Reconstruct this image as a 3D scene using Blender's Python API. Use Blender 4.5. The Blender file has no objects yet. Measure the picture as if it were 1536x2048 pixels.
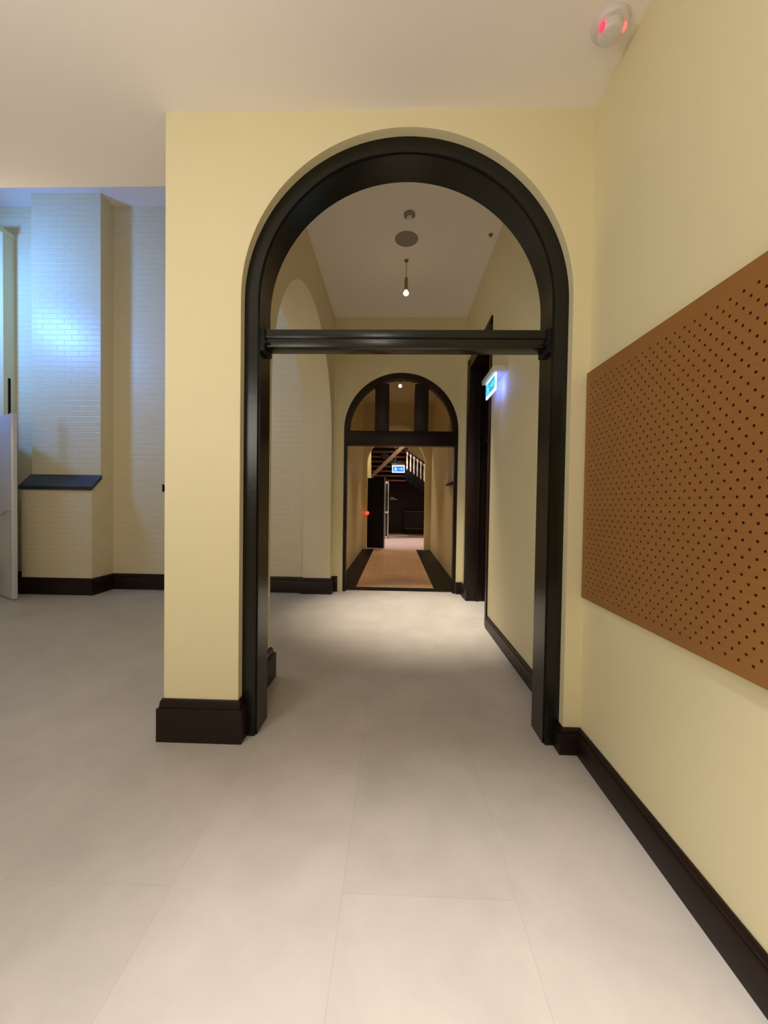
import bpy, bmesh, math, random
from math import radians, sin, cos, pi, atan
from mathutils import Vector, Matrix
from mathutils.geometry import tessellate_polygon
random.seed(3)
S = bpy.context.scene
COL = S.collection

# ------------------------------------------------------------------ camera
cd = bpy.data.cameras.new('camera')
cam = bpy.data.objects.new('camera', cd); COL.objects.link(cam)
cd.sensor_fit = 'HORIZONTAL'; cd.sensor_width = 36.0
cd.lens = 36.0 * 782 / 1536
cd.clip_start = 0.05; cd.clip_end = 100
cam.location = (0, 0, 1.5)
cam.rotation_mode = 'XYZ'
R = Matrix.Rotation(radians(1.59), 4, 'Z') @ Matrix.Rotation(radians(90 - 1.19), 4, 'X') @ Matrix.Rotation(radians(0.85), 4, 'Z')
cam.matrix_world = Matrix.Translation((0, 0, 1.5)) @ R
S.camera = cam

# ------------------------------------------------------------------ view, world, lights
S.view_settings.view_transform = 'Standard'
S.view_settings.look = 'None'
S.view_settings.exposure = 0.0
S.view_settings.gamma = 1.0
S.view_settings.use_curve_mapping = False
S.cycles.max_bounces = 10
S.cycles.diffuse_bounces = 6
S.cycles.sample_clamp_indirect = 4.0

W = bpy.data.worlds.new('world'); S.world = W; W.use_nodes = True
bg = W.node_tree.nodes['Background']
bg.inputs[0].default_value = (0.5, 0.45, 0.4, 1); bg.inputs[1].default_value = 0.01

WARM = (1.0, 0.83, 0.62)
def point(name, loc, power, color=WARM, radius=0.06):
    l = bpy.data.lights.new(name, 'POINT'); l.energy = power; l.color = color; l.shadow_soft_size = radius
    o = bpy.data.objects.new(name, l); COL.objects.link(o); o.location = loc; return o
def spot(name, loc, target, power, angle, blend=0.6, color=WARM, radius=0.05):
    l = bpy.data.lights.new(name, 'SPOT'); l.energy = power; l.color = color; l.shadow_soft_size = radius
    l.spot_size = radians(angle); l.spot_blend = blend
    o = bpy.data.objects.new(name, l); COL.objects.link(o); o.location = loc
    o.rotation_euler = (Vector(target) - Vector(loc)).to_track_quat('-Z', 'Y').to_euler(); return o

point('pendant_light_overhead', (-0.4, 0.0, 3.2), 27, (1.0, 0.93, 0.83), 0.12)
point('fill_light_left', (-1.9, 0.2, 2.35), 73, (1.0, 0.94, 0.87), 0.45)  # unseen fill added to brighten the arch wall and ceiling from the left
spot('downlight_above_camera', (0.25, 0.05, 3.8), (0.25, 0.2, 0), 660, 64, 1.0, (1.0, 0.95, 0.90), 0.12)
spot('corridor_downlight', (0.72, 5.42, 4.55), (0.42, 5.46, 0), 1180, 50, 1.0, (1.0, 0.88, 0.70), 0.06)
spot('hall_blue_light', (-6.9, 4.3, 4.9), (-5.85, 6.2, 4.5), 540, 120, 1.0, (0.12, 0.35, 1.0), 0.22)
point('hall_warm_light', (-3.3, 3.7, 3.4), 24, (1.0, 0.86, 0.68), 0.2)
spot('far_corridor_downlight', (0.05, 8.9, 4.6), (0.05, 8.7, 0), 260, 56, 1.0, (1.0, 0.80, 0.58), 0.08)
spot('far_corridor_downlight', (0.05, 11.6, 4.6), (0.05, 11.6, 0), 260, 56, 1.0, (1.0, 0.80, 0.60), 0.08)
spot('far_hall_light', (0.3, 16.0, 5.5), (0.2, 16.0, 0), 1500, 75, 0.8, (1.0, 0.83, 0.79), 0.15)
point('far_hall_wash', (-1.2, 14.0, 4.8), 95, (1.0, 0.84, 0.68), 0.1)

# ------------------------------------------------------------------ materials
def nodes(name):
    m = bpy.data.materials.new(name); m.use_nodes = True
    nt = m.node_tree; return m, nt, nt.nodes['Principled BSDF']
def plain(name, c, rough=0.6, metal=0.0, spec=0.5, noise=0.0, scale=6.0, bump=0.0, bscale=60.0):
    m, nt, b = nodes(name)
    b.inputs['Base Color'].default_value = (*c, 1); b.inputs['Roughness'].default_value = rough
    b.inputs['Metallic'].default_value = metal; b.inputs['Specular IOR Level'].default_value = spec
    if noise or bump:
        tc = nt.nodes.new('ShaderNodeTexCoord')
    if noise:
        n = nt.nodes.new('ShaderNodeTexNoise'); n.inputs['Scale'].default_value = scale; n.inputs['Detail'].default_value = 5
        nt.links.new(tc.outputs['Object'], n.inputs['Vector'])
        mx = nt.nodes.new('ShaderNodeMix'); mx.data_type = 'RGBA'
        mx.inputs['A'].default_value = (*[x * (1 - noise) for x in c], 1); mx.inputs['B'].default_value = (*[min(1, x * (1 + noise)) for x in c], 1)
        nt.links.new(n.outputs['Fac'], mx.inputs['Factor']); nt.links.new(mx.outputs['Result'], b.inputs['Base Color'])
    if bump:
        n2 = nt.nodes.new('ShaderNodeTexNoise'); n2.inputs['Scale'].default_value = bscale; n2.inputs['Detail'].default_value = 3
        nt.links.new(tc.outputs['Object'], n2.inputs['Vector'])
        bp = nt.nodes.new('ShaderNodeBump'); bp.inputs['Strength'].default_value = bump; bp.inputs['Distance'].default_value = 0.01
        nt.links.new(n2.outputs['Fac'], bp.inputs['Height']); nt.links.new(bp.outputs['Normal'], b.inputs['Normal'])
    return m
def glow(name, c, s):
    m, nt, b = nodes(name)
    b.inputs['Base Color'].default_value = (*c, 1)
    b.inputs['Emission Color'].default_value = (*c, 1); b.inputs['Emission Strength'].default_value = s
    return m

PLASTER = plain('cream_plaster', (0.80, 0.73, 0.475), 0.55, spec=0.3, noise=0.02, scale=2.5, bump=0.05)
PLASTER_HALL = plain('hall_cream_plaster', (0.76, 0.68, 0.45), 0.55, spec=0.3, noise=0.02, scale=2.5, bump=0.05)
CEIL = plain('white_ceiling_paint', (0.90, 0.85, 0.81), 0.8, spec=0.2, noise=0.01, scale=1.5)
FRAME = plain('dark_green_black_gloss_paint', (0.009, 0.009, 0.006), 0.26, spec=0.36, noise=0.1, scale=9, bump=0.06, bscale=25)
DARKWOOD = plain('dark_brown_stained_timber', (0.016, 0.006, 0.0045), 0.38, spec=0.3, noise=0.3, scale=20, bump=0.05, bscale=40)
BASE = plain('dark_brown_skirting', (0.014, 0.006, 0.004), 0.38, spec=0.3, noise=0.25, scale=20, bump=0.04, bscale=40)
BLACK = plain('near_black_timber', (0.004, 0.0035, 0.0035), 0.5, spec=0.2)
BRASS = plain('aged_brass', (0.40, 0.24, 0.07), 0.35, 0.9)
WHITE = plain('white_plastic', (0.72, 0.68, 0.66), 0.45, noise=0.02)
GREYPL = plain('grey_plastic', (0.28, 0.24, 0.235), 0.6)
STEEL = plain('brushed_steel', (0.45, 0.47, 0.52), 0.3, 0.8)
REDWOOD = plain('red_brown_timber', (0.16, 0.045, 0.03), 0.5, noise=0.3, scale=15)
BRACE = plain('orange_brown_timber', (0.10, 0.052, 0.02), 0.5, noise=0.2, scale=15)
PALE = plain('pale_painted_timber', (0.62, 0.55, 0.47), 0.5)
SILL = plain('dark_slate_cap', (0.018, 0.022, 0.035), 0.28, spec=0.6, noise=0.2, scale=5)
BLUEWHITE = plain('pale_gloss_laminate', (0.60, 0.61, 0.66), 0.28, spec=0.7, noise=0.03, scale=2)
EDGEM = plain('pale_aluminium_edging', (0.68, 0.69, 0.74), 0.35, 0.3)

def brick_wall():
    m, nt, b = nodes('cream_painted_brick')
    b.inputs['Roughness'].default_value = 0.36; b.inputs['Specular IOR Level'].default_value = 0.5
    tc = nt.nodes.new('ShaderNodeTexCoord')
    sx = nt.nodes.new('ShaderNodeSeparateXYZ'); nt.links.new(tc.outputs['Object'], sx.inputs[0])
    ad = nt.nodes.new('ShaderNodeMath'); ad.operation = 'ADD'
    nt.links.new(sx.outputs['X'], ad.inputs[0]); nt.links.new(sx.outputs['Y'], ad.inputs[1])
    cb = nt.nodes.new('ShaderNodeCombineXYZ'); nt.links.new(ad.outputs[0], cb.inputs['X']); nt.links.new(sx.outputs['Z'], cb.inputs['Y'])
    br = nt.nodes.new('ShaderNodeTexBrick'); nt.links.new(cb.outputs[0], br.inputs['Vector'])
    br.inputs['Scale'].default_value = 1.0; br.inputs['Brick Width'].default_value = 0.24; br.inputs['Row Height'].default_value = 0.086
    br.inputs['Mortar Size'].default_value = 0.008; br.inputs['Mortar Smooth'].default_value = 0.6
    br.inputs['Color1'].default_value = (0.75, 0.67, 0.45, 1); br.inputs['Color2'].default_value = (0.735, 0.655, 0.435, 1)
    br.inputs['Mortar'].default_value = (0.71, 0.635, 0.42, 1)
    nz = nt.nodes.new('ShaderNodeTexNoise'); nz.inputs['Scale'].default_value = 14; nt.links.new(tc.outputs['Object'], nz.inputs['Vector'])
    mt = nt.nodes.new('ShaderNodeMath'); mt.operation = 'MULTIPLY_ADD'; mt.inputs[1].default_value = 0.5
    nt.links.new(nz.outputs['Fac'], mt.inputs[0])
    inv = nt.nodes.new('ShaderNodeMath'); inv.operation = 'SUBTRACT'; inv.inputs[0].default_value = 1.0
    nt.links.new(br.outputs['Fac'], inv.inputs[1]); nt.links.new(inv.outputs[0], mt.inputs[2])
    bp = nt.nodes.new('ShaderNodeBump'); bp.inputs['Strength'].default_value = 0.35; bp.inputs['Distance'].default_value = 0.006
    nt.links.new(mt.outputs[0], bp.inputs['Height']); nt.links.new(bp.outputs['Normal'], b.inputs['Normal'])
    nt.links.new(br.outputs['Color'], b.inputs['Base Color'])
    return m
BRICKM = brick_wall()

def tile_floor():
    m, nt, b = nodes('large_grey_beige_floor_tile')
    b.inputs['Specular IOR Level'].default_value = 0.45
    tc = nt.nodes.new('ShaderNodeTexCoord')
    sx = nt.nodes.new('ShaderNodeSeparateXYZ'); nt.links.new(tc.outputs['Object'], sx.inputs[0])
    a1 = nt.nodes.new('ShaderNodeMath'); a1.operation = 'ADD'; a1.inputs[1].default_value = 6.65 + 0.845; nt.links.new(sx.outputs['X'], a1.inputs[0])
    a2 = nt.nodes.new('ShaderNodeMath'); a2.operation = 'ADD'; a2.inputs[1].default_value = 13.3 - 1.47; nt.links.new(sx.outputs['Y'], a2.inputs[0])
    cb = nt.nodes.new('ShaderNodeCombineXYZ'); nt.links.new(a2.outputs[0], cb.inputs['X']); nt.links.new(a1.outputs[0], cb.inputs['Y'])
    br = nt.nodes.new('ShaderNodeTexBrick'); nt.links.new(cb.outputs[0], br.inputs['Vector'])
    br.inputs['Scale'].default_value = 1.0; br.inputs['Brick Width'].default_value = 1.33; br.inputs['Row Height'].default_value = 0.665
    br.offset = 0.5
    br.inputs['Mortar Size'].default_value = 0.0022; br.inputs['Mortar Smooth'].default_value = 0.3
    br.inputs['Color1'].default_value = (0.56, 0.52, 0.485, 1); br.inputs['Color2'].default_value = (0.53, 0.495, 0.46, 1)
    br.inputs['Mortar'].default_value = (0.49, 0.455, 0.42, 1)
    nz = nt.nodes.new('ShaderNodeTexNoise'); nz.inputs['Scale'].default_value = 2.6; nz.inputs['Detail'].default_value = 6; nz.inputs['Roughness'].default_value = 0.6
    nz.inputs['Distortion'].default_value = 0.4
    nt.links.new(tc.outputs['Object'], nz.inputs['Vector'])
    cr = nt.nodes.new('ShaderNodeMapRange'); cr.inputs['From Min'].default_value = 0.3; cr.inputs['From Max'].default_value = 0.7
    cr.inputs['To Min'].default_value = 0.91; cr.inputs['To Max'].default_value = 1.07
    nt.links.new(nz.outputs['Fac'], cr.inputs['Value'])
    mx = nt.nodes.new('ShaderNodeVectorMath'); mx.operation = 'SCALE'
    nt.links.new(br.outputs['Color'], mx.inputs[0]); nt.links.new(cr.outputs[0], mx.inputs['Scale'])
    nt.links.new(mx.outputs['Vector'], b.inputs['Base Color'])
    r = nt.nodes.new('ShaderNodeMapRange'); r.inputs['To Min'].default_value = 0.36; r.inputs['To Max'].default_value = 0.5
    nt.links.new(nz.outputs['Fac'], r.inputs['Value']); nt.links.new(r.outputs[0], b.inputs['Roughness'])
    bp = nt.nodes.new('ShaderNodeBump'); bp.inputs['Strength'].default_value = 0.1; bp.inputs['Distance'].default_value = 0.001; bp.invert = True
    nt.links.new(br.outputs['Fac'], bp.inputs['Height']); nt.links.new(bp.outputs['Normal'], b.inputs['Normal'])
    return m
FLOOR = tile_floor()

def timber_floor():
    m, nt, b = nodes('warm_timber_block_floor')
    b.inputs['Roughness'].default_value = 0.34
    tc = nt.nodes.new('ShaderNodeTexCoord')
    br = nt.nodes.new('ShaderNodeTexBrick'); nt.links.new(tc.outputs['Object'], br.inputs['Vector'])
    br.inputs['Scale'].default_value = 1.0; br.inputs['Brick Width'].default_value = 0.30; br.inputs['Row Height'].default_value = 0.10
    br.inputs['Mortar Size'].default_value = 0.003
    br.inputs['Color1'].default_value = (0.72, 0.46, 0.27, 1); br.inputs['Color2'].default_value = (0.62, 0.39, 0.23, 1); br.inputs['Mortar'].default_value = (0.2, 0.11, 0.06, 1)
    nt.links.new(br.outputs['Color'], b.inputs['Base Color'])
    return m
TIMBERF = timber_floor()
HALLF = plain('pink_beige_floor', (0.60, 0.46, 0.40), 0.35, noise=0.06, scale=3)

def board_mat():
    m, nt, b = nodes('tan_fibreboard')
    b.inputs['Roughness'].default_value = 0.55; b.inputs['Specular IOR Level'].default_value = 0.3
    tc = nt.nodes.new('ShaderNodeTexCoord')
    mp = nt.nodes.new('ShaderNodeMapping'); mp.inputs['Scale'].default_value = (3, 1.2, 26); nt.links.new(tc.outputs['Object'], mp.inputs[0])
    nz = nt.nodes.new('ShaderNodeTexNoise'); nz.inputs['Scale'].default_value = 3; nz.inputs['Detail'].default_value = 4
    nt.links.new(mp.outputs[0], nz.inputs['Vector'])
    mx = nt.nodes.new('ShaderNodeMix'); mx.data_type = 'RGBA'
    mx.inputs['A'].default_value = (0.28, 0.125, 0.033, 1); mx.inputs['B'].default_value = (0.33, 0.155, 0.044, 1)
    nt.links.new(nz.outputs['Fac'], mx.inputs['Factor']); nt.links.new(mx.outputs['Result'], b.inputs['Base Color'])
    return m
BOARD = board_mat()
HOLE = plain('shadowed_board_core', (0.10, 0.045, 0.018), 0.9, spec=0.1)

def glass_mat():
    m = bpy.data.materials.new('clear_glass'); m.use_nodes = True; nt = m.node_tree; nt.nodes.clear()
    o = nt.nodes.new('ShaderNodeOutputMaterial'); t = nt.nodes.new('ShaderNodeBsdfTransparent'); g = nt.nodes.new('ShaderNodeBsdfGlossy')
    t.inputs[0].default_value = (0.76, 0.72, 0.62, 1); g.inputs['Roughness'].default_value = 0.03
    mx = nt.nodes.new('ShaderNodeMixShader'); f = nt.nodes.new('ShaderNodeFresnel'); f.inputs[0].default_value = 1.45
    nt.links.new(f.outputs[0], mx.inputs[0]); nt.links.new(t.outputs[0], mx.inputs[1]); nt.links.new(g.outputs[0], mx.inputs[2]); nt.links.new(mx.outputs[0], o.inputs[0])
    return m
GLASS = glass_mat()
BULB = glow('lit_bulb', (1.0, 0.68, 0.36), 12)
BULB_FAR = glow('lit_bulb_far', (1.0, 0.80, 0.52), 60)
SIGN_WHITE = glow('lit_sign_white', (0.60, 0.92, 1.0), 1.5)
SIGN_PICT = glow('lit_sign_pictogram', (0.25, 0.75, 0.95), 0.9)
SIGN_GREEN = glow('lit_sign_green', (0.03, 0.42, 0.62), 1.0)
SIGN_BACK = glow('lit_sign_back', (0.18, 0.26, 1.0), 3.5)
FSIGN_WHITE = glow('far_sign_white', (0.45, 0.68, 1.0), 1.6)
FSIGN_BLUE = glow('far_sign_blue', (0.05, 0.22, 0.85), 1.0)
REDLED = glow('red_lamp', (1.0, 0.03, 0.02), 4.0)
REDLED2 = glow('red_beacon_lens', (1.0, 0.04, 0.10), 1.3)
REDLENS = glow('pale_red_lens', (0.95, 0.25, 0.22), 0.55)

# ------------------------------------------------------------------ helpers
def finish(bm, name, mat, parent=None, angle=35, loc=None):
    bmesh.ops.recalc_face_normals(bm, faces=bm.faces[:])
    me = bpy.data.meshes.new(name)
    bm.to_mesh(me); bm.free()
    for f in me.polygons: f.use_smooth = True
    me.set_sharp_from_angle(angle=radians(angle))
    mats = mat if isinstance(mat, (list, tuple)) else [mat]
    for m in mats: me.materials.append(m)
    o = bpy.data.objects.new(name, me); COL.objects.link(o)
    if parent is not None: o.parent = parent
    return o
def tag(o, label=None, cat=None, group=None, kind=None):
    if label: o['label'] = label
    if cat: o['category'] = cat
    if group: o['group'] = group
    if kind: o['kind'] = kind
    return o
def thing(name, label, cat, loc=(0, 0, 0), group=None, kind=None):
    o = bpy.data.objects.new(name, None); COL.objects.link(o); o.location = loc
    o.empty_display_size = 0.1
    return tag(o, label, cat, group, kind)
def box(bm, x0, x1, y0, y1, z0, z1, bevel=0.0):
    r = bmesh.ops.create_cube(bm, size=1.0)
    vs = r['verts']
    for v in vs:
        v.co = Vector(((x0 + x1) / 2 + v.co.x * (x1 - x0), (y0 + y1) / 2 + v.co.y * (y1 - y0), (z0 + z1) / 2 + v.co.z * (z1 - z0)))
    if bevel:
        es = list({e for v in vs for e in v.link_edges})
        bmesh.ops.bevel(bm, geom=es, offset=bevel, segments=2, affect='EDGES', profile=0.5)
    return vs
def obox(name, mat, dims, parent=None, bevel=0.0, rel=(0, 0, 0)):
    bm = bmesh.new(); x0, x1, y0, y1, z0, z1 = dims
    box(bm, x0 - rel[0], x1 - rel[0], y0 - rel[1], y1 - rel[1], z0 - rel[2], z1 - rel[2], bevel)
    return finish(bm, name, mat, parent)
def prism(bm, pts, axis, d0, d1):
    """pts: 2D outline (a, z). axis 'Y': a is X, extruded along Y. axis 'X': a is Y, extruded along X. axis 'Z': (x, y)."""
    def P(a, z, d):
        return {'Y': (a, d, z), 'X': (d, a, z), 'Z': (a, z, d)}[axis]
    n = len(pts)
    A = [bm.verts.new(P(a, z, d0)) for a, z in pts]; B = [bm.verts.new(P(a, z, d1)) for a, z in pts]
    tris = tessellate_polygon([[Vector((a, z, 0)) for a, z in pts]])
    for i in range(n):
        j = (i + 1) % n
        bm.faces.new((A[i], B[i], B[j], A[j]))
    for i, j, k in tris:
        bm.faces.new((A[i], A[j], A[k])); bm.faces.new((B[k], B[j], B[i]))
def arch_pts(c, r, zs, n=64, z0=0.0):
    """opening outline from left foot up over the arch to the right foot"""
    return [(c - r, z0)] + [(c - r * cos(pi * i / n), zs + r * sin(pi * i / n)) for i in range(n + 1)] + [(c + r, z0)]
def arch_wall_pts(s0, s1, top, c, r, zs, n=64):
    return [(s0, 0)] + arch_pts(c, r, zs, n) + [(s1, 0), (s1, top), (s0, top)]
def cyl(bm, x, y, z0, z1, r0, r1=None, n=24, axis='Z'):
    r1 = r0 if r1 is None else r1
    ring = []
    for z, r in ((z0, r0), (z1, r1)):
        ring.append([bm.verts.new((x + r * cos(2 * pi * i / n), y + r * sin(2 * pi * i / n), z)) for i in range(n)])
    for i in range(n):
        j = (i + 1) % n
        bm.faces.new((ring[0][i], ring[0][j], ring[1][j], ring[1][i]))
    bm.faces.new(ring[0][::-1]); bm.faces.new(ring[1])
def lathe(bm, prof, n=32, c=(0, 0, 0)):
    rings = []
    for r, z in prof:
        if r < 1e-6: rings.append([bm.verts.new((c[0], c[1], c[2] + z))])
        else: rings.append([bm.verts.new((c[0] + r * cos(2 * pi * i / n), c[1] + r * sin(2 * pi * i / n), c[2] + z)) for i in range(n)])
    for a, b in zip(rings, rings[1:]):
        for i in range(n):
            j = (i + 1) % n
            if len(a) == 1 and len(b) == 1: continue
            if len(a) == 1: bm.faces.new((a[0], b[i], b[j]))
            elif len(b) == 1: bm.faces.new((a[i], a[j], b[0]))
            else: bm.faces.new((a[i], a[j], b[j], b[i]))
def bar(bm, p0, p1, w, h, up=(0, 0, 1)):
    p0 = Vector(p0); p1 = Vector(p1); d = (p1 - p0).normalized(); u = Vector(up)
    s = d.cross(u).normalized(); u = s.cross(d).normalized()
    vs = []
    for p in (p0, p1):
        for a, b in ((-1, -1), (1, -1), (1, 1), (-1, 1)):
            vs.append(bm.verts.new(p + s * a * w / 2 + u * b * h / 2))
    for q in ((0, 1, 2, 3), (7, 6, 5, 4), (0, 4, 5, 1), (1, 5, 6, 2), (2, 6, 7, 3), (3, 7, 4, 0)):
        bm.faces.new([vs[i] for i in q])
def tube(bm, pts, r, n=10):
    pts = [Vector(p) for p in pts]; rings = []
    for i, p in enumerate(pts):
        d = (pts[min(i + 1, len(pts) - 1)] - pts[max(i - 1, 0)]).normalized()
        a = d.orthogonal().normalized() if i == 0 else (a - d * a.dot(d)).normalized()
        b = d.cross(a)
        rings.append([bm.verts.new(p + a * r * cos(2 * pi * k / n) + b * r * sin(2 * pi * k / n)) for k in range(n)])
    for A, B in zip(rings, rings[1:]):
        for k in range(n):
            bm.faces.new((A[k], A[(k + 1) % n], B[(k + 1) % n], B[k]))
    bm.faces.new(rings[0][::-1]); bm.faces.new(rings[-1])
def sweep(bm, path, prof):
    """prof: (offset, z) points; offset goes to the LEFT of the path direction, mitred at corners"""
    P = [Vector(p) for p in path]; n = len(P); rows = []
    for i in range(n):
        dirs = []
        if i > 0: dirs.append((P[i] - P[i - 1]).normalized())
        if i < n - 1: dirs.append((P[i + 1] - P[i]).normalized())
        ns = [Vector((-d.y, d.x)) for d in dirs]
        m = ns[0] if len(ns) == 1 else (ns[0] + ns[1]) / (1 + ns[0].dot(ns[1]))
        rows.append([bm.verts.new((P[i].x + m.x * o, P[i].y + m.y * o, z)) for o, z in prof])
    k = len(prof)
    for A, B in zip(rows, rows[1:]):
        for j in range(k):
            jj = (j + 1) % k
            bm.faces.new((A[j], A[jj], B[jj], B[j]))
    bm.faces.new(rows[0][::-1]); bm.faces.new(rows[-1])
def base_profile(h, t):
    c = h * 0.22
    return [(0, 0.0), (t, 0.0), (t, h - c), (t * 0.93, h - c + 0.004), (t * 0.62, h - c + 0.006), (t * 0.60, h - c * 0.55),
            (t * 0.48, h - c * 0.22), (t * 0.25, h), (0, h)]

# ------------------------------------------------------------------ key sizes
FY = 2.39            # face of the near arch wall
CZ = 3.86            # near ceiling
RX = 1.15            # right wall face
LX = -1.43           # left edge of near pier
AC, AR, AS = 0.043, 1.003, 2.755
EY = 6.60            # end wall of first corridor
BY = 6.45            # back wall of side hall
HZ = 6.36            # side hall ceiling
C2 = 4.62            # corridor ceiling

def struct(name, bm, mat, label=None, cat=None):
    return tag(finish(bm, name, mat), label, cat, kind='structure')
def sbox(name, mat, dims, label=None, cat=None):
    bm = bmesh.new(); box(bm, *dims); return struct(name, bm, mat, label, cat)

# ------------------------------------------------------------------ floors
sbox('floor', FLOOR, (-8.8, 1.75, -3.1, 6.72, -0.12, 0.0), 'large grey beige tiled floor of the near room and first corridor', 'floor')
bm = bmesh.new(); box(bm, -1.2, 1.3, 6.97, 13.0, -0.12, 0.0)
struct('floor_far', bm, TIMBERF, 'warm brown timber floor of the far corridor', 'floor')
bm = bmesh.new(); box(bm, -7, 7, 13.0, 20.6, -0.12, 0.0)
struct('floor_back', bm, HALLF, 'pinkish floor of the hall at the very end', 'floor')
bm = bmesh.new(); box(bm, -1.06, 1.18, 6.72, 6.97, -0.12, 0.006)
struct('trim_1', bm, BLACK, 'dark timber threshold strip across the far arched doorway', 'threshold')
bm = bmesh.new(); box(bm, -1.05, -0.68, 6.97, 12.86, -0.02, 0.006)
struct('trim_2', bm, BLACK, 'dark floor border along the left wall of the far corridor', 'floor border')
bm = bmesh.new(); box(bm, 0.715, 1.17, 6.97, 12.86, -0.02, 0.006)
struct('trim_3', bm, BLACK, 'dark floor border along the right wall of the far corridor', 'floor border')

# ------------------------------------------------------------------ walls
bm = bmesh.new()
prism(bm, arch_wall_pts(LX, RX, HZ, AC, AR, AS), 'Y', FY, FY + 0.06)
prism(bm, arch_wall_pts(LX, RX, HZ, AC, AR + 0.055, AS), 'Y', FY + 0.06, 2.71)
struct('wall_front', bm, PLASTER, 'cream plaster wall pierced by the near tall arch', 'wall')

bm = bmesh.new()   # right wall with the doorway notch
prism(bm, [(-3.1, 0), (4.85, 0), (4.85, 3.68), (6.20, 3.68), (6.20, 0), (6.75, 0), (6.75, HZ), (-3.1, HZ)], 'X', RX, RX + 0.30)
struct('wall_right', bm, PLASTER, 'cream right wall carrying the perforated board and corridor doorway', 'wall')

bm = bmesh.new()   # corridor left wall with side arch
prism(bm, arch_wall_pts(3.12, EY, HZ, 4.835, 1.555, 2.46), 'X', -1.50, -1.05)
box(bm, LX, -1.05, 2.71, 3.12, 0, HZ)
struct('wall_left', bm, PLASTER_HALL, 'cream left wall of the first corridor with a wide side arch', 'wall')

DC, DR, DS = 0.083, 0.960, 2.742
bm = bmesh.new()
prism(bm, arch_wall_pts(-1.50, RX + 0.3, HZ, DC, DR, DS), 'Y', EY, EY + 0.15)
struct('wall_end', bm, PLASTER, 'cream wall ending the first corridor around the glazed arch', 'wall')

bm = bmesh.new(); box(bm, -8.8, -1.5, BY, BY + 0.25, 0, HZ)
struct('wall_back', bm, BRICKM, 'painted brick back wall of the side hall', 'wall')

bm = bmesh.new()  # brick pier with deeper lower part
prism(bm, [(BY, 0), (BY, HZ), (6.17, HZ), (6.17, 1.83), (5.985, 1.66), (5.985, 0)], 'X', -5.87, -4.74)
struct('wall_pier', bm, BRICKM, 'painted brick pier lit blue above a low dark sloping ledge', 'wall pier')
bm = bmesh.new()
prism(bm, [(6.17, 1.835), (6.17, 1.895), (5.955, 1.70), (5.955, 1.645)], 'X', -5.895, -4.715)
struct('trim_4', bm, SILL, 'dark sloping slate ledge on the brick pier', 'ledge')

bm = bmesh.new()  # narrower projecting jamb at the far left
prism(bm, [(-8.0, BY), (-6.42, BY), (-6.42, 6.25), (-6.54, 6.21), (-6.58, 6.14), (-8.0, 6.14)], 'Z', 0, 5.80)
box(bm, -8.0, -6.41, 6.13, BY, 5.80, 5.88)
struct('wall_corner', bm, PLASTER_HALL, 'cream projecting corner behind the open door at the far left', 'wall pier')

sbox('wall_outer', PLASTER_HALL, (-9.05, -8.8, -3.1, BY + 0.25, 0, HZ), 'left outer wall of the side hall', 'wall')
sbox('wall_rear', PLASTER, (-8.8, RX, -3.35, -3.1, 0, CZ + 0.1), 'rear wall of the near room', 'wall')

# ceilings
bm = bmesh.new(); box(bm, -8.8, RX, -3.1, FY, CZ, CZ + 0.12); box(bm, -8.8, LX, FY, 2.80, CZ, CZ + 0.12)
struct('ceiling', bm, CEIL, 'smooth white ceiling of the near room', 'ceiling')
sbox('wall_bulkhead', CEIL, (-8.8, LX, 2.80, 2.94, CZ, HZ), 'white bulkhead where the near ceiling meets the side hall', 'wall')
sbox('ceiling_hall', CEIL, (-8.8, -1.5, 2.94, BY, HZ, HZ + 0.12), 'high ceiling of the side hall', 'ceiling')
sbox('ceiling_corridor', CEIL, (-1.05, RX, 2.71, EY, C2, C2 + 0.12), 'white ceiling of the first corridor', 'ceiling')

# far corridor
C2Y0, C2Y1 = 6.75, 12.82
sbox('wall_far_left', PLASTER, (-1.30, -1.05, C2Y0, C2Y1, 0, 4.9), 'cream left wall of the far corridor', 'wall')
sbox('wall_far_right', PLASTER, (1.17, 1.42, C2Y0, C2Y1, 0, 4.9), 'cream right wall of the far corridor', 'wall')
sbox('ceiling_far', CEIL, (-1.05, 1.17, C2Y0, C2Y1, 4.75, 4.87), 'ceiling of the far corridor', 'ceiling')
bm = bmesh.new(); prism(bm, arch_wall_pts(-6.8, 6.8, 7.0, 0.02, 0.955, 2.79), 'Y', C2Y1, C2Y1 + 0.22)
struct('wall_far_end', bm, PLASTER, 'cream wall with the small arch opening into the last hall', 'wall')

# last hall
sbox('wall_hall_end', DARKWOOD, (-6.8, 6.8, 20.3, 20.5, 0, 3.2), 'dark panelled wall at the back of the last hall', 'wall')
sbox('wall_hall_upper', PLASTER, (-6.8, 6.8, 20.3, 20.5, 3.2, 7.0), 'pale upper wall of the last hall', 'wall')
sbox('wall_hall_side', PLASTER, (-4.5, -0.92, 14.6, 14.85, 0, 7.0), 'bright cream wall return beside the black door', 'wall')
sbox('wall_hall_left', PLASTER, (-7.0, -6.8, 13.04, 20.5, 0, 7.0), 'left wall of the last hall', 'wall')
sbox('wall_hall_right', PLASTER, (6.8, 7.0, 13.04, 20.5, 0, 7.0), 'right wall of the last hall', 'wall')
sbox('ceiling_back', CEIL, (-7, 7, 13.04, 20.5, 7.0, 7.1), 'ceiling of the last hall', 'ceiling')

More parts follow.
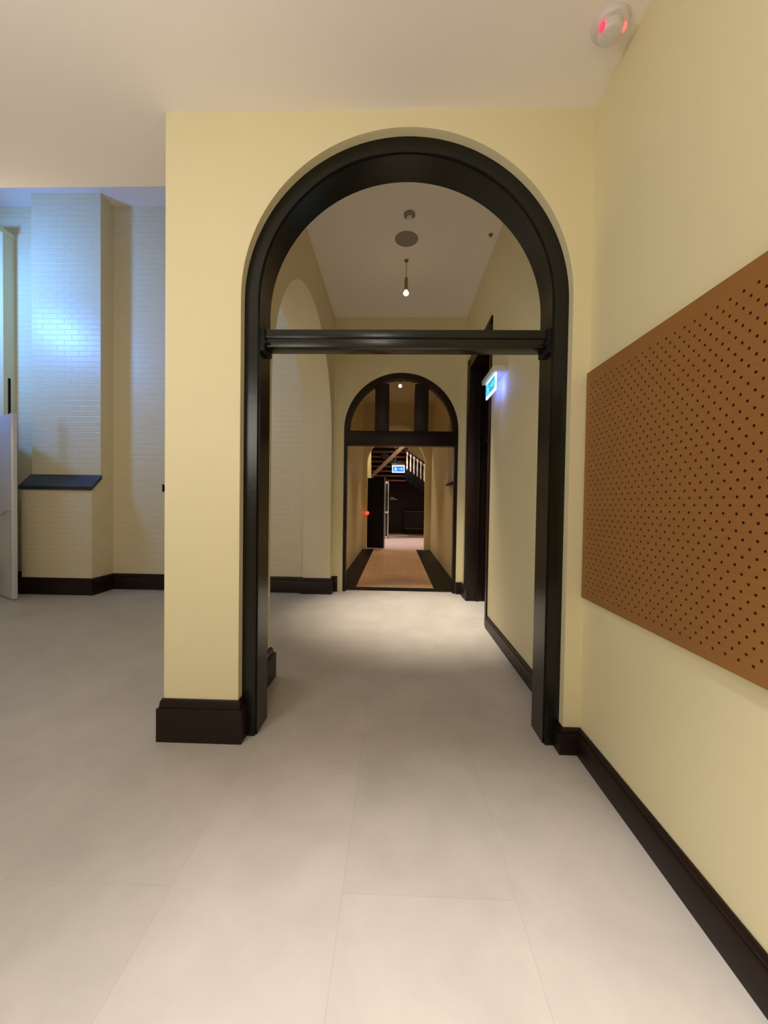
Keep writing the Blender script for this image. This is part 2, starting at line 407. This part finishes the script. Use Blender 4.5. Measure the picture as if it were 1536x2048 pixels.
# ------------------------------------------------------------------ baseboards
def base(name, path, h, t, label):
    bm = bmesh.new(); sweep(bm, path, base_profile(h, t)); return struct(name, bm, BASE, label, 'skirting board')
base('baseboard_right', [(RX, -3.1), (RX, FY), (AC + AR, FY), (AC + AR, FY + 0.055)], 0.155, 0.032, 'dark brown skirting under the perforated board and around the arch foot')
base('baseboard_front', [(AC - AR, FY + 0.055), (AC - AR, FY), (LX, FY), (LX, 3.12)], 0.262, 0.032, 'tall dark brown skirting wrapping the near pier')
base('baseboard_inner', [(-1.06, 3.28), (-1.05, 3.28), (-1.05, 2.72)], 0.262, 0.045, 'dark brown skirting on the pier behind the near arch frame')
base('baseboard_corridor', [(RX, 2.72), (RX, 4.80)], 0.155, 0.026, 'low dark brown skirting on the corridor right wall before the doorway')
base('baseboard_left', [(AC - AR + 0.0, EY), (-1.05, EY), (-1.05, 6.39), (-1.50, 6.39), (-1.50, BY), (-4.74, BY), (-4.74, 5.985), (-5.87, 5.985), (-5.87, BY), (-6.42, BY), (-6.42, 6.25), (-6.54, 6.21), (-6.58, 6.14), (-8.0, 6.14)],
     0.262, 0.032, 'dark brown skirting along the side hall back wall and brick pier')
base('baseboard_end', [(RX, 6.32), (RX, EY), (DC + DR, EY)], 0.20, 0.035, 'short dark skirting block right of the glazed arch')

# ------------------------------------------------------------------ near arch frame
t = thing('arch_frame', 'dark green-black painted timber frame lining the near tall arch, with a crossbar', 'arch frame', (AC, FY + 0.06, 0), kind='thing')
rel = (AC, FY + 0.06, 0)
def ring_prism(c, r_out, r_in, zs, d0, d1, rel=(0, 0, 0), n=72, bev=0.004):
    bm = bmesh.new()
    o = arch_pts(c - rel[0], r_out, zs, n); i = arch_pts(c - rel[0], r_in, zs, n)
    A = [[bm.verts.new((a, d, z)) for a, z in pts] for pts in (o, i) for d in (d0 - rel[1], d1 - rel[1])]
    of, ob, inf, inb = A
    m = len(of)
    for k in range(m - 1):
        bm.faces.new((of[k], of[k + 1], inf[k + 1], inf[k])); bm.faces.new((ob[k], ob[k + 1], inb[k + 1], inb[k]))
        bm.faces.new((of[k], of[k + 1], ob[k + 1], ob[k])); bm.faces.new((inf[k], inf[k + 1], inb[k + 1], inb[k]))
    for k in (0, m - 1): bm.faces.new((of[k], ob[k], inb[k], inf[k]))
    return bm
bm = ring_prism(AC, AR + 0.05, AR - 0.083, AS, FY + 0.062, FY + 0.30, rel)
finish(bm, 'frame', FRAME, t)
# narrow rebate step on the front inner edge
bm = ring_prism(AC, AR - 0.082, AR - 0.092, AS, FY + 0.082, FY + 0.28, rel)
finish(bm, 'stop_bead', FRAME, t)
FW = AR - 0.092
bm = bmesh.new()
box(bm, -FW, FW, 0.032, 0.150, 2.485, 2.590, 0.004)
box(bm, -FW, FW, 0.022, 0.034, 2.540, 2.592, 0.002)
cb = finish(bm, 'crossbar', FRAME, t)
for s in (-1, 1):
    bm = bmesh.new()
    box(bm, s * FW - 0.032 if s > 0 else -FW, s * FW if s > 0 else -FW + 0.032, 0.012, 0.16, 2.455, 2.60, 0.004)
    cyl_pts = [(s * (FW - 0.034), 0.012, 2.50), (s * (FW - 0.060), 0.012, 2.48)]
    tube(bm, [(s * (FW - 0.036), 0.022, 2.505), (s * (FW - 0.036), 0.000, 2.505)], 0.011)
    finish(bm, 'bracket', BLACK, t)

# ------------------------------------------------------------------ glazed far arch (frame, mullions, panes)
t = thing('glazed_arch_frame', 'dark timber arched door frame with glazed fanlight and open doorway at the corridor end', 'arch frame', (DC, EY, 0), kind='thing')
rel = (DC, EY, 0)
finish(ring_prism(DC, DR - 0.001, DR - 0.052, DS, EY + 0.012, EY + 0.13, rel), 'frame', DARKWOOD, t)
# thicker arched head above the beam
bm = bmesh.new()
n = 48; ro, ri = DR - 0.02, DR - 0.092
A = []
for r in (ro, ri):
    for d in (0.0, 0.14):
        A.append([bm.verts.new((-r * cos(pi * k / n), d, DS - 0.01 + r * sin(pi * k / n) * (1.0 if r == ro else 1.0))) for k in range(n + 1)])
a, b_, c_, d_ = A
for k in range(n):
    bm.faces.new((a[k], a[k + 1], c_[k + 1], c_[k])); bm.faces.new((b_[k], b_[k + 1], d_[k + 1], d_[k]))
    bm.faces.new((a[k], a[k + 1], b_[k + 1], b_[k])); bm.faces.new((c_[k], c_[k + 1], d_[k + 1], d_[k]))
for k in (0, n): bm.faces.new((a[k], b_[k], d_[k], c_[k]))
finish(bm, 'arched_head', DARKWOOD, t)
obox('transom_beam', DARKWOOD, (-DR + 0.03, DR - 0.03, -0.02, 0.15, 2.485, 2.725), t, 0.006)
for x0, x1 in ((-0.445, -0.205), (0.222, 0.455)):
    h = math.sqrt((DR - 0.06) ** 2 - max(abs(x0), abs(x1)) ** 2)
    obox('mullion', DARKWOOD, (x0, x1, 0.01, 0.13, 2.71, DS + h), t, 0.004)
# three panes
def pane(x0, x1):
    bm = bmesh.new(); r = DR - 0.07
    pts = [(x0, 2.72)] + [(x0 + (x1 - x0) * k / 14, DS + math.sqrt(max(0.0004, r * r - (x0 + (x1 - x0) * k / 14) ** 2))) for k in range(15)] + [(x1, 2.72)]
    prism(bm, pts, 'Y', 0.066, 0.072)
    finish(bm, 'glass_pane', GLASS, t)
pane(-0.885, -0.445); pane(-0.205, 0.222); pane(0.455, 0.885)

# ------------------------------------------------------------------ timber-lined doorway in the right wall
d = thing('door_1', 'tall dark timber doorway recessed in the corridor right wall beside the hanging exit sign', 'door', (RX, 5.5, 0), kind='structure')
r = (RX, 5.5, 0)
obox('jamb', DARKWOOD, (RX - 0.025, RX + 0.32, 6.12, 6.215, 0, 3.70), d, 0.004, r)
obox('jamb', DARKWOOD, (RX - 0.012, RX + 0.30, 4.835, 4.90, 0, 3.70), d, 0.004, r)
obox('head_lining', DARKWOOD, (RX - 0.02, RX + 0.32, 4.90, 6.12, 3.62, 3.70), d, 0.003, r)
obox('architrave', DARKWOOD, (RX - 0.03, RX + 0.0, 6.215, 6.30, 0, 3.78), d, 0.006, r)
obox('architrave', DARKWOOD, (RX - 0.018, RX + 0.0, 4.80, 4.835, 0, 3.78), d, 0.004, r)
obox('architrave', DARKWOOD, (RX - 0.018, RX + 0.0, 4.80, 6.30, 3.70, 3.80), d, 0.004, r)
obox('jamb_moulding', DARKWOOD, (RX + 0.13, RX + 0.165, 6.095, 6.12, 0, 3.62), d, 0.004, r)
obox('door_leaf', DARKWOOD, (RX + 0.27, RX + 0.315, 4.90, 6.12, 0.005, 2.44), d, 0.003, r)
obox('transom', DARKWOOD, (RX + 0.20, RX + 0.32, 4.90, 6.12, 2.44, 2.56), d, 0.003, r)
obox('transom_panel', BLACK, (RX + 0.28, RX + 0.31, 4.90, 6.12, 2.56, 3.62), d, 0, r)

# ------------------------------------------------------------------ perforated board
def perforated_board():
    Y1, Y0 = 2.372, -0.62          # far and near ends
    Z0, Z1 = 0.957, 2.292
    t = 0.022
    root = thing('perforated_board', 'tan perforated fibreboard panel fixed along the right wall', 'pinboard', (RX, (Y0 + Y1) / 2, Z0))
    ry, rz = (Y0 + Y1) / 2, Z0
    cw, ch = 0.0262, 0.0560      # column pitch, row pitch; odd columns shifted half a row
    mY = 0.040
    ncol = int((Y1 - Y0 - 2 * mY) / cw); nrow = 22
    bm = bmesh.new()
    X = -t; K = 10; hr = 0.0053
    def V(y, z, x=X): return bm.verts.new((x, y - ry, z - rz))
    ya = Y1 - mY; y_end = ya - ncol * cw
    zb = Z1 - 0.052; z_end = zb - nrow * ch - ch / 2
    for c in range(ncol):
        y1 = ya - c * cw; y0 = y1 - cw
        sh = 0 if c % 2 == 0 else ch / 2
        if sh: 
            bm.faces.new((V(y0, zb), V(y1, zb), V(y1, zb - sh), V(y0, zb - sh)))
        else:
            bm.faces.new((V(y0, z_end + ch / 2), V(y1, z_end + ch / 2), V(y1, z_end), V(y0, z_end)))
        for q in range(nrow):
            z1 = zb - sh - q * ch; z0 = z1 - ch
            cy, cz = (y0 + y1) / 2, (z0 + z1) / 2
            hole = [V(cy + hr * cos(2 * pi * k / K + pi / K), cz + hr * sin(2 * pi * k / K + pi / K)) for k in range(K)]
            # outer ring points matched to hole points on the cell rectangle
            outer = []
            for k in range(K):
                a = 2 * pi * k / K + pi / K; dx, dz = cos(a), sin(a)
                s = min((cw / 2) / max(abs(dx), 1e-9), (ch / 2) / max(abs(dz), 1e-9))
                outer.append((cy + dx * s, cz + dz * s))
            ov = [V(*p) for p in outer]
            for k in range(K):
                j = (k + 1) % K
                a, b = outer[k], outer[j]
                # insert the rectangle corner where the ring crosses one
                ca = abs(abs(a[0] - cy) - cw / 2) < 1e-6; cb_ = abs(abs(b[0] - cy) - cw / 2) < 1e-6
                if ca != cb_:
                    px = cy + (cw / 2) * (1 if (a[0] if ca else b[0]) > cy else -1)
                    pz = cz + (ch / 2) * (1 if (b[1] if ca else a[1]) > cz else -1)
                    bm.faces.new((hole[k], ov[k], V(px, pz), ov[j], hole[j]))
                else:
                    bm.faces.new((hole[k], ov[k], ov[j], hole[j]))
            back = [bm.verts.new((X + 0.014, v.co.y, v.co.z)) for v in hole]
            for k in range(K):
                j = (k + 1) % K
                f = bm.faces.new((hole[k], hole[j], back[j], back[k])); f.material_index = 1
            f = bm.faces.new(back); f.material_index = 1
    # margins
    def quad(ya_, yb_, za_, zb_): bm.faces.new((V(ya_, za_), V(yb_, za_), V(yb_, zb_), V(ya_, zb_)))
    quad(Y0, Y1, zb, Z1); quad(Y0, Y1, Z0, z_end)
    quad(ya, Y1, z_end, zb); quad(Y0, y_end, z_end, zb)
    # edges and back
    def e(p, q, r_, s): bm.faces.new([bm.verts.new((a, b - ry, c - rz)) for a, b, c in (p, q, r_, s)])
    xb = -0.001
    e((X, Y1, Z0), (X, Y1, Z1), (xb, Y1, Z1), (xb, Y1, Z0)); e((X, Y0, Z0), (X, Y0, Z1), (xb, Y0, Z1), (xb, Y0, Z0))
    e((X, Y0, Z1), (X, Y1, Z1), (xb, Y1, Z1), (xb, Y0, Z1)); e((X, Y0, Z0), (X, Y1, Z0), (xb, Y1, Z0), (xb, Y0, Z0))
    e((xb, Y0, Z0), (xb, Y1, Z0), (xb, Y1, Z1), (xb, Y0, Z1))
    bmesh.ops.remove_doubles(bm, verts=bm.verts[:], dist=1e-5)
    me = bpy.data.meshes.new('panel'); 
    bmesh.ops.recalc_face_normals(bm, faces=bm.faces[:])
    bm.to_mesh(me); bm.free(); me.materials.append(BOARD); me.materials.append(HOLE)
    o = bpy.data.objects.new('panel', me); COL.objects.link(o); o.parent = root
perforated_board()

# ------------------------------------------------------------------ exit signs
def sign_arrow(bm, w, h, d0, d1, cx=0.0, cz=0.0):
    prism(bm, [(cx + a * w, cz + z * h) for a, z in ((0.04, 0.06), (0.24, 0.06), (0.24, 0.24), (0.40, 0.0), (0.24, -0.24), (0.24, -0.06), (0.04, -0.06))], 'Y', d0, d1)
def running_man(bm, w, h, d0, d1, cx=0.0, cz=0.0):
    """simple walking figure and arrow in (a, z), thickness along d; a is mapped by the caller through axis Y"""
    out = [(-0.33, 0.11), (-0.30, 0.14), (-0.31, 0.24), (-0.27, 0.33), (-0.22, 0.33), (-0.19, 0.24), (-0.21, 0.14), (-0.17, 0.08), (-0.09, -0.02), (-0.11, -0.07), (-0.17, -0.01),
           (-0.18, -0.10), (-0.09, -0.36), (-0.15, -0.36), (-0.23, -0.16), (-0.31, -0.36), (-0.38, -0.36), (-0.29, -0.08)]
    prism(bm, [(cx + a * w, cz + z * h) for a, z in out], 'Y', d0, d1)

# near sign: blade parallel to the right wall
def near_sign():
    root = thing('exit_sign', 'lit running-man exit sign fixed to the corridor right wall beside the dark doorway', 'exit sign', (RX, 4.40, 2.93))
    # blade is made in local (x=a, y=depth, z) then turned so that it faces left
    piv = bpy.data.objects
    def place(o): 
        o.rotation_euler = (0, 0, radians(-90)); o.location = (-0.105, 0, -0.02)
    w, h = 0.43, 0.185
    bm = bmesh.new(); box(bm, -0.27, 0.27, -0.045, 0.105, 0.0, 0.055, 0.008)
    o = finish(bm, 'housing', WHITE, root); place(o)
    bm = bmesh.new(); box(bm, -w / 2, w / 2, -0.006, 0.004, -h, 0.0)
    o = finish(bm, 'blade', SIGN_WHITE, root); place(o)
    bm = bmesh.new(); box(bm, -w / 2 + 0.005, w / 2 - 0.030, -0.010, -0.006, -h + 0.028, -0.026)
    o = finish(bm, 'green_panel', SIGN_GREEN, root); place(o)
    bm = bmesh.new(); running_man(bm, w, h * 0.8, -0.0125, -0.010, 0, -h / 2)
    o = finish(bm, 'pictogram', SIGN_PICT, root); place(o)
    bm = bmesh.new(); sign_arrow(bm, w, h * 0.8, -0.0125, -0.010, 0, -h / 2)
    o = finish(bm, 'arrow', SIGN_PICT, root); place(o)
    bm = bmesh.new(); box(bm, -w / 2, w / 2, 0.004, 0.010, -h, -0.004)
    o = finish(bm, 'rear_panel', SIGN_BACK, root); place(o)
near_sign()
spot('exit_sign_lamp', (RX - 0.075, 4.30, 2.90), (RX, 4.10, 2.15), 11.0, 84, 1.0, (0.22, 0.27, 1.0), 0.06)
def far_sign():
    root = thing('exit_sign', 'blue-lit running-man exit sign hanging on a rod in the last hall', 'exit sign', (0.10, 13.75, 2.60))
    w, h = 0.44, 0.29
    bm = bmesh.new(); box(bm, -w / 2, w / 2, -0.012, 0.012, 0, h - 0.03, 0.0); finish(bm, 'blade', FSIGN_WHITE, root)
    bm = bmesh.new(); box(bm, -w / 2 + 0.035, w / 2 - 0.035, -0.018, -0.012, 0.04, h - 0.075); finish(bm, 'blue_panel', FSIGN_BLUE, root)
    bm = bmesh.new(); running_man(bm, w * 0.9, h * 0.6, -0.022, -0.018, 0, h / 2 - 0.015); finish(bm, 'pictogram', FSIGN_WHITE, root)
    bm = bmesh.new(); sign_arrow(bm, w * 0.9, h * 0.6, -0.022, -0.018, 0, h / 2 - 0.015); finish(bm, 'arrow', FSIGN_WHITE, root)
    bm = bmesh.new(); box(bm, -w / 2 - 0.01, w / 2 + 0.01, -0.03, 0.03, h - 0.03, h + 0.025, 0.006); finish(bm, 'housing', WHITE, root)
    bm = bmesh.new(); cyl(bm, -0.10, 0, h + 0.02, 4.4, 0.012, n=10); finish(bm, 'rod', GREYPL, root)
far_sign()

# ------------------------------------------------------------------ ceiling fittings of the first corridor
def pendant(loc, drop, label, bulb_mat, group=None, k=1.0):
    root = thing('pendant_lamp', label, 'pendant lamp', loc)
    bm = bmesh.new(); lathe(bm, [(0, 0), (0.026 * k, 0), (0.026 * k, -0.010), (0.020 * k, -0.022), (0.006, -0.026), (0, -0.026)], 24); finish(bm, 'canopy', BRASS, root)
    tz = -drop + 0.205
    bm = bmesh.new(); cyl(bm, 0, 0, tz, -0.02, 0.0045, n=10); finish(bm, 'cord', BRASS, root)
    bm = bmesh.new(); lathe(bm, [(0, tz + 0.006), (0.012, tz + 0.004), (0.0215, tz - 0.006), (0.0215, tz - 0.150), (0.019, tz - 0.156), (0, tz - 0.156)], 24); finish(bm, 'socket_tube', BRASS, root)
    bz = tz - 0.156
    bm = bmesh.new(); lathe(bm, [(0.013, bz + 0.002), (0.015, bz - 0.006), (0.028, bz - 0.022), (0.034, bz - 0.036), (0.031, bz - 0.050), (0.020, bz - 0.062), (0, bz - 0.067)], 24); finish(bm, 'bulb', bulb_mat, root)
pendant((0.100, 5.07, C2), 0.43, 'brass tube pendant with bare glowing bulb hanging in the first corridor', BULB)
pendant((0.075, 8.75, 4.75), 0.64, 'glowing pendant bulb seen through the middle fanlight pane', BULB_FAR)

t = thing('ceiling_speaker', 'round grey flush ceiling speaker between the pendant and smoke detector', 'speaker', (0.088, 4.67, C2))
bm = bmesh.new(); lathe(bm, [(0.118, 0), (0.134, 0), (0.136, -0.004), (0.130, -0.009), (0.118, -0.007)], 40)
finish(bm, 'rim', GREYPL, t)
bm = bmesh.new(); lathe(bm, [(0, -0.007), (0.06, -0.0085), (0.119, -0.006), (0.119, 0), (0, 0)], 40); finish(bm, 'grille', GREYPL, t)

t = thing('smoke_detector', 'small white smoke detector on the corridor ceiling above the round speaker', 'smoke detector', (0.108, 4.28, C2))
bm = bmesh.new(); lathe(bm, [(0, 0), (0.062, 0), (0.063, -0.012), (0.056, -0.020), (0.030, -0.024), (0, -0.024)], 32); finish(bm, 'mount', GREYPL, t)
bm = bmesh.new(); lathe(bm, [(0, -0.024), (0.030, -0.024), (0.033, -0.036), (0.026, -0.048), (0, -0.050)], 32); finish(bm, 'sensor_head', WHITE, t)

t = thing('ceiling_sensor', 'tiny brown sprinkler-like sensor on the corridor ceiling near the right wall', 'sensor', (1.055, 4.60, C2))
bm = bmesh.new(); lathe(bm, [(0, 0), (0.026, 0), (0.026, -0.006), (0.012, -0.010), (0.010, -0.030), (0, -0.032)], 20); finish(bm, 'sprinkler_body', BRASS, t)

# ------------------------------------------------------------------ red-lit alarm on the near ceiling
t = thing('alarm_beacon', 'round white ceiling alarm with glowing red lights at two sides', 'alarm', (1.015, 1.985, CZ))
bm = bmesh.new(); lathe(bm, [(0, 0), (0.082, 0), (0.084, -0.014), (0.076, -0.026), (0.060, -0.030), (0, -0.030)], 48); finish(bm, 'mount', WHITE, t)
bm = bmesh.new(); lathe(bm, [(0, -0.030), (0.058, -0.030), (0.058, -0.052), (0.048, -0.064), (0.024, -0.070), (0, -0.071)], 48); finish(bm, 'dome', WHITE, t)
for sx, mat in ((-1, REDLED2), (1, REDLENS)):
    bm = bmesh.new()
    bmesh.ops.create_uvsphere(bm, u_segments=20, v_segments=12, radius=0.020)
    for v in bm.verts: v.co = Vector((v.co.x * 0.6 + sx * 0.052, v.co.y * 1.0 - 0.024, v.co.z * 0.95 - 0.048))
    tag(finish(bm, 'red_light', mat, t), 'bright glowing red light' if sx < 0 else 'paler red light')

# ------------------------------------------------------------------ side hall: open door, rod, conduit
t = thing('door_2', 'open pale glossy door leaf with a bent bar handle at the left edge', 'door', (-5.60, 5.60, 0), kind='structure')
ang = math.atan2(0.33, -0.58)
t.rotation_euler = (0, 0, ang)
bm = bmesh.new(); box(bm, 0.0, 1.0, -0.03, 0.03, 0.012, 2.74, 0.003); finish(bm, 'leaf', BLUEWHITE, t)
bm = bmesh.new(); box(bm, -0.012, 0.0, -0.032, 0.032, 0.012, 2.745, 0.002); box(bm, 0.0, 0.045, 0.03, 0.034, 0.012, 2.745, 0.001); finish(bm, 'edge_strip', EDGEM, t)
bm = bmesh.new(); tube(bm, [(0.06, 0.03, 1.31), (0.06, 0.07, 1.31), (0.10, 0.085, 1.295), (0.13, 0.088, 1.26), (0.18, 0.09, 1.25), (0.30, 0.09, 1.25), (0.42, 0.09, 1.25), (0.42, 0.03, 1.25)], 0.010)
finish(bm, 'bar_handle', STEEL, t)
bm = bmesh.new(); box(bm, 0.16, 0.20, -0.012, 0.012, 2.745, 3.28, 0.002); finish(bm, 'flush_bolt_rod', BLACK, t)

t = thing('wall_conduit', 'thin dark vertical conduit with a small black box, beside the near pier', 'conduit', (-3.83, BY, 1.65))
bm = bmesh.new(); cyl(bm, 0, -0.018, 0.10, 4.45, 0.016, n=12); finish(bm, 'pipe', DARKWOOD, t)
bm = bmesh.new(); box(bm, -0.045, 0.045, -0.05, 0, 0.0, 0.12, 0.006); finish(bm, 'switch_box', BLACK, t)

# ------------------------------------------------------------------ last hall contents
t = thing('door_3', 'black door leaf standing open at the left of the far small arch', 'door', (-0.93, 13.12, 0), kind='structure')
bm = bmesh.new(); box(bm, 0.0, 0.56, 0.0, 0.045, 0.01, 2.36, 0.003)
for z0, z1 in ((0.2, 0.95), (1.15, 2.2)):
    box(bm, 0.09, 0.47, -0.012, 0.0, z0, z1, 0.004)
finish(bm, 'leaf', BLACK, t)
bm = bmesh.new(); box(bm, 0.56, 0.60, -0.002, 0.047, 0.01, 2.40, 0.002); finish(bm, 'edge_strip', STEEL, t)
bm = bmesh.new(); tube(bm, [(0.50, -0.01, 0.80), (0.50, -0.05, 0.82), (0.50, -0.05, 1.50), (0.50, -0.01, 1.52)], 0.010); finish(bm, 'pull_handle', DARKWOOD, t)

t = thing('indicator_lamp', 'small glowing red lamp on the left jamb of the far small arch', 'indicator lamp', (-0.905, 12.80, 1.19))
bm = bmesh.new(); box(bm, -0.04, 0.04, 0.0, 0.02, -0.07, 0.07, 0.005); finish(bm, 'backplate', BLACK, t)
bm = bmesh.new(); bmesh.ops.create_uvsphere(bm, u_segments=16, v_segments=10, radius=0.06)
for v in bm.verts: v.co.y = v.co.y * 0.6
finish(bm, 'red_lens', REDLED, t)

t = thing('glass_door', 'narrow glazed door with pale metal frame behind the black door leaf', 'door', (-0.36, 16.9, 0), kind='thing')
bm = bmesh.new()
for x in (-0.07, 0.07): box(bm, x - 0.018, x + 0.018, -0.02, 0.02, 0.02, 2.44)
box(bm, -0.088, 0.088, -0.02, 0.02, 2.38, 2.46); box(bm, -0.088, 0.088, -0.02, 0.02, 0.02, 0.1)
finish(bm, 'metal_frame', EDGEM, t)
bm = bmesh.new(); box(bm, -0.055, 0.055, -0.004, 0.004, 0.1, 2.38); finish(bm, 'glass', SILL, t)
bm = bmesh.new(); box(bm, -0.08, 0.08, -0.05, -0.02, 1.10, 1.17, 0.005); finish(bm, 'lock_plate', WHITE, t)

t = thing('wall_sign', 'small pale sign with two short lines on the dark panelled wall', 'sign', (-0.05, 20.29, 1.72))
bm = bmesh.new(); box(bm, -0.22, 0.20, -0.02, 0, -0.03, 0.18); finish(bm, 'board', BLACK, t)
bm = bmesh.new(); box(bm, -0.20, 0.02, -0.026, -0.02, 0.09, 0.14); box(bm, -0.20, 0.18, -0.026, -0.02, 0.0, 0.055); finish(bm, 'lettering', PALE, t)

t = thing('timber_counter', 'dark timber counter with thin brass rails against the panelled wall', 'counter', (1.0, 19.9, 0))
bm = bmesh.new(); box(bm, -0.55, 2.2, -0.1, 0.38, 0, 1.12, 0.01); finish(bm, 'body', DARKWOOD, t)
for z in (0.27, 1.14):
    bm = bmesh.new(); tube(bm, [(-0.5, -0.13, z), (2.1, -0.13, z)], 0.014); finish(bm, 'brass_rail', BRASS, t)

# staircase seen beyond: sloping balustrade at right, underside of an upper flight at left
t = thing('timber_staircase', 'timber staircase with pale balusters and red-brown underside in the last hall', 'staircase', (0, 17.0, 0))
sl = -(3.35 - 3.95) and -0.68
def zline(x, z0): return z0 + sl * (x - 0.5)
bm = bmesh.new(); bar(bm, (-0.6, 0, zline(-0.6, 3.80)), (3.4, 0, zline(3.4, 3.80)), 0.07, 0.07); finish(bm, 'handrail', DARKWOOD, t)
bm = bmesh.new(); bar(bm, (-0.6, 0, zline(-0.6, 2.9)), (3.4, 0, zline(3.4, 2.9)), 0.06, 0.26); finish(bm, 'stringer', BLACK, t)
for k in range(14):
    x = 0.50 + k * 0.15
    bm = bmesh.new(); z1 = zline(x, 3.78); z0 = zline(x, 3.0)
    lathe(bm, [(0, z0), (0.038, z0), (0.038, z0 + 0.12), (0.024, z0 + 0.16), (0.040, z0 + 0.30), (0.024, z0 + 0.62), (0.036, z1 - 0.12), (0.036, z1), (0, z1)], 10, (x, 0, 0)); finish(bm, 'baluster', PALE, t)
bm = bmesh.new(); prism(bm, [(0.45, zline(0.45, 3.72)), (3.4, zline(3.4, 3.72)), (3.4, zline(3.4, 2.55)), (0.45, zline(0.45, 2.55))], 'Y', 0.5, 0.56); finish(bm, 'under_panel', BLACK, t)
for k in range(9):
    z = 2.52 + k * 0.20
    bm = bmesh.new(); box(bm, -1.25, 0.52, 0.7 - 0.10 * k, 0.98 - 0.10 * k, z + 0.02, z + 0.085, 0.004); finish(bm, 'tread', REDWOOD, t)
bm = bmesh.new(); box(bm, -1.3, 0.55, 1.15, 1.2, 2.3, 5.5); finish(bm, 'rear_boarding', BLACK, t)
bm = bmesh.new(); bar(bm, (-1.25, -0.55, 2.40), (0.70, -0.55, 4.30), 0.08, 0.15); finish(bm, 'brace', BRACE, t)

# pale raised panel high on the far corridor's right wall
t = thing('wall_panel', 'narrow pale panel hung high on the far corridor right wall', 'wall panel', (1.17, 8.1, 1.95))
bm = bmesh.new(); box(bm, -0.05, 0, -0.35, 0.35, 0, 1.25, 0.01); finish(bm, 'board', PALE, t)
bm = bmesh.new(); box(bm, -0.08, 0, -0.38, 0.38, -0.05, 0.0, 0.005); finish(bm, 'bottom_ledge', DARKWOOD, t)
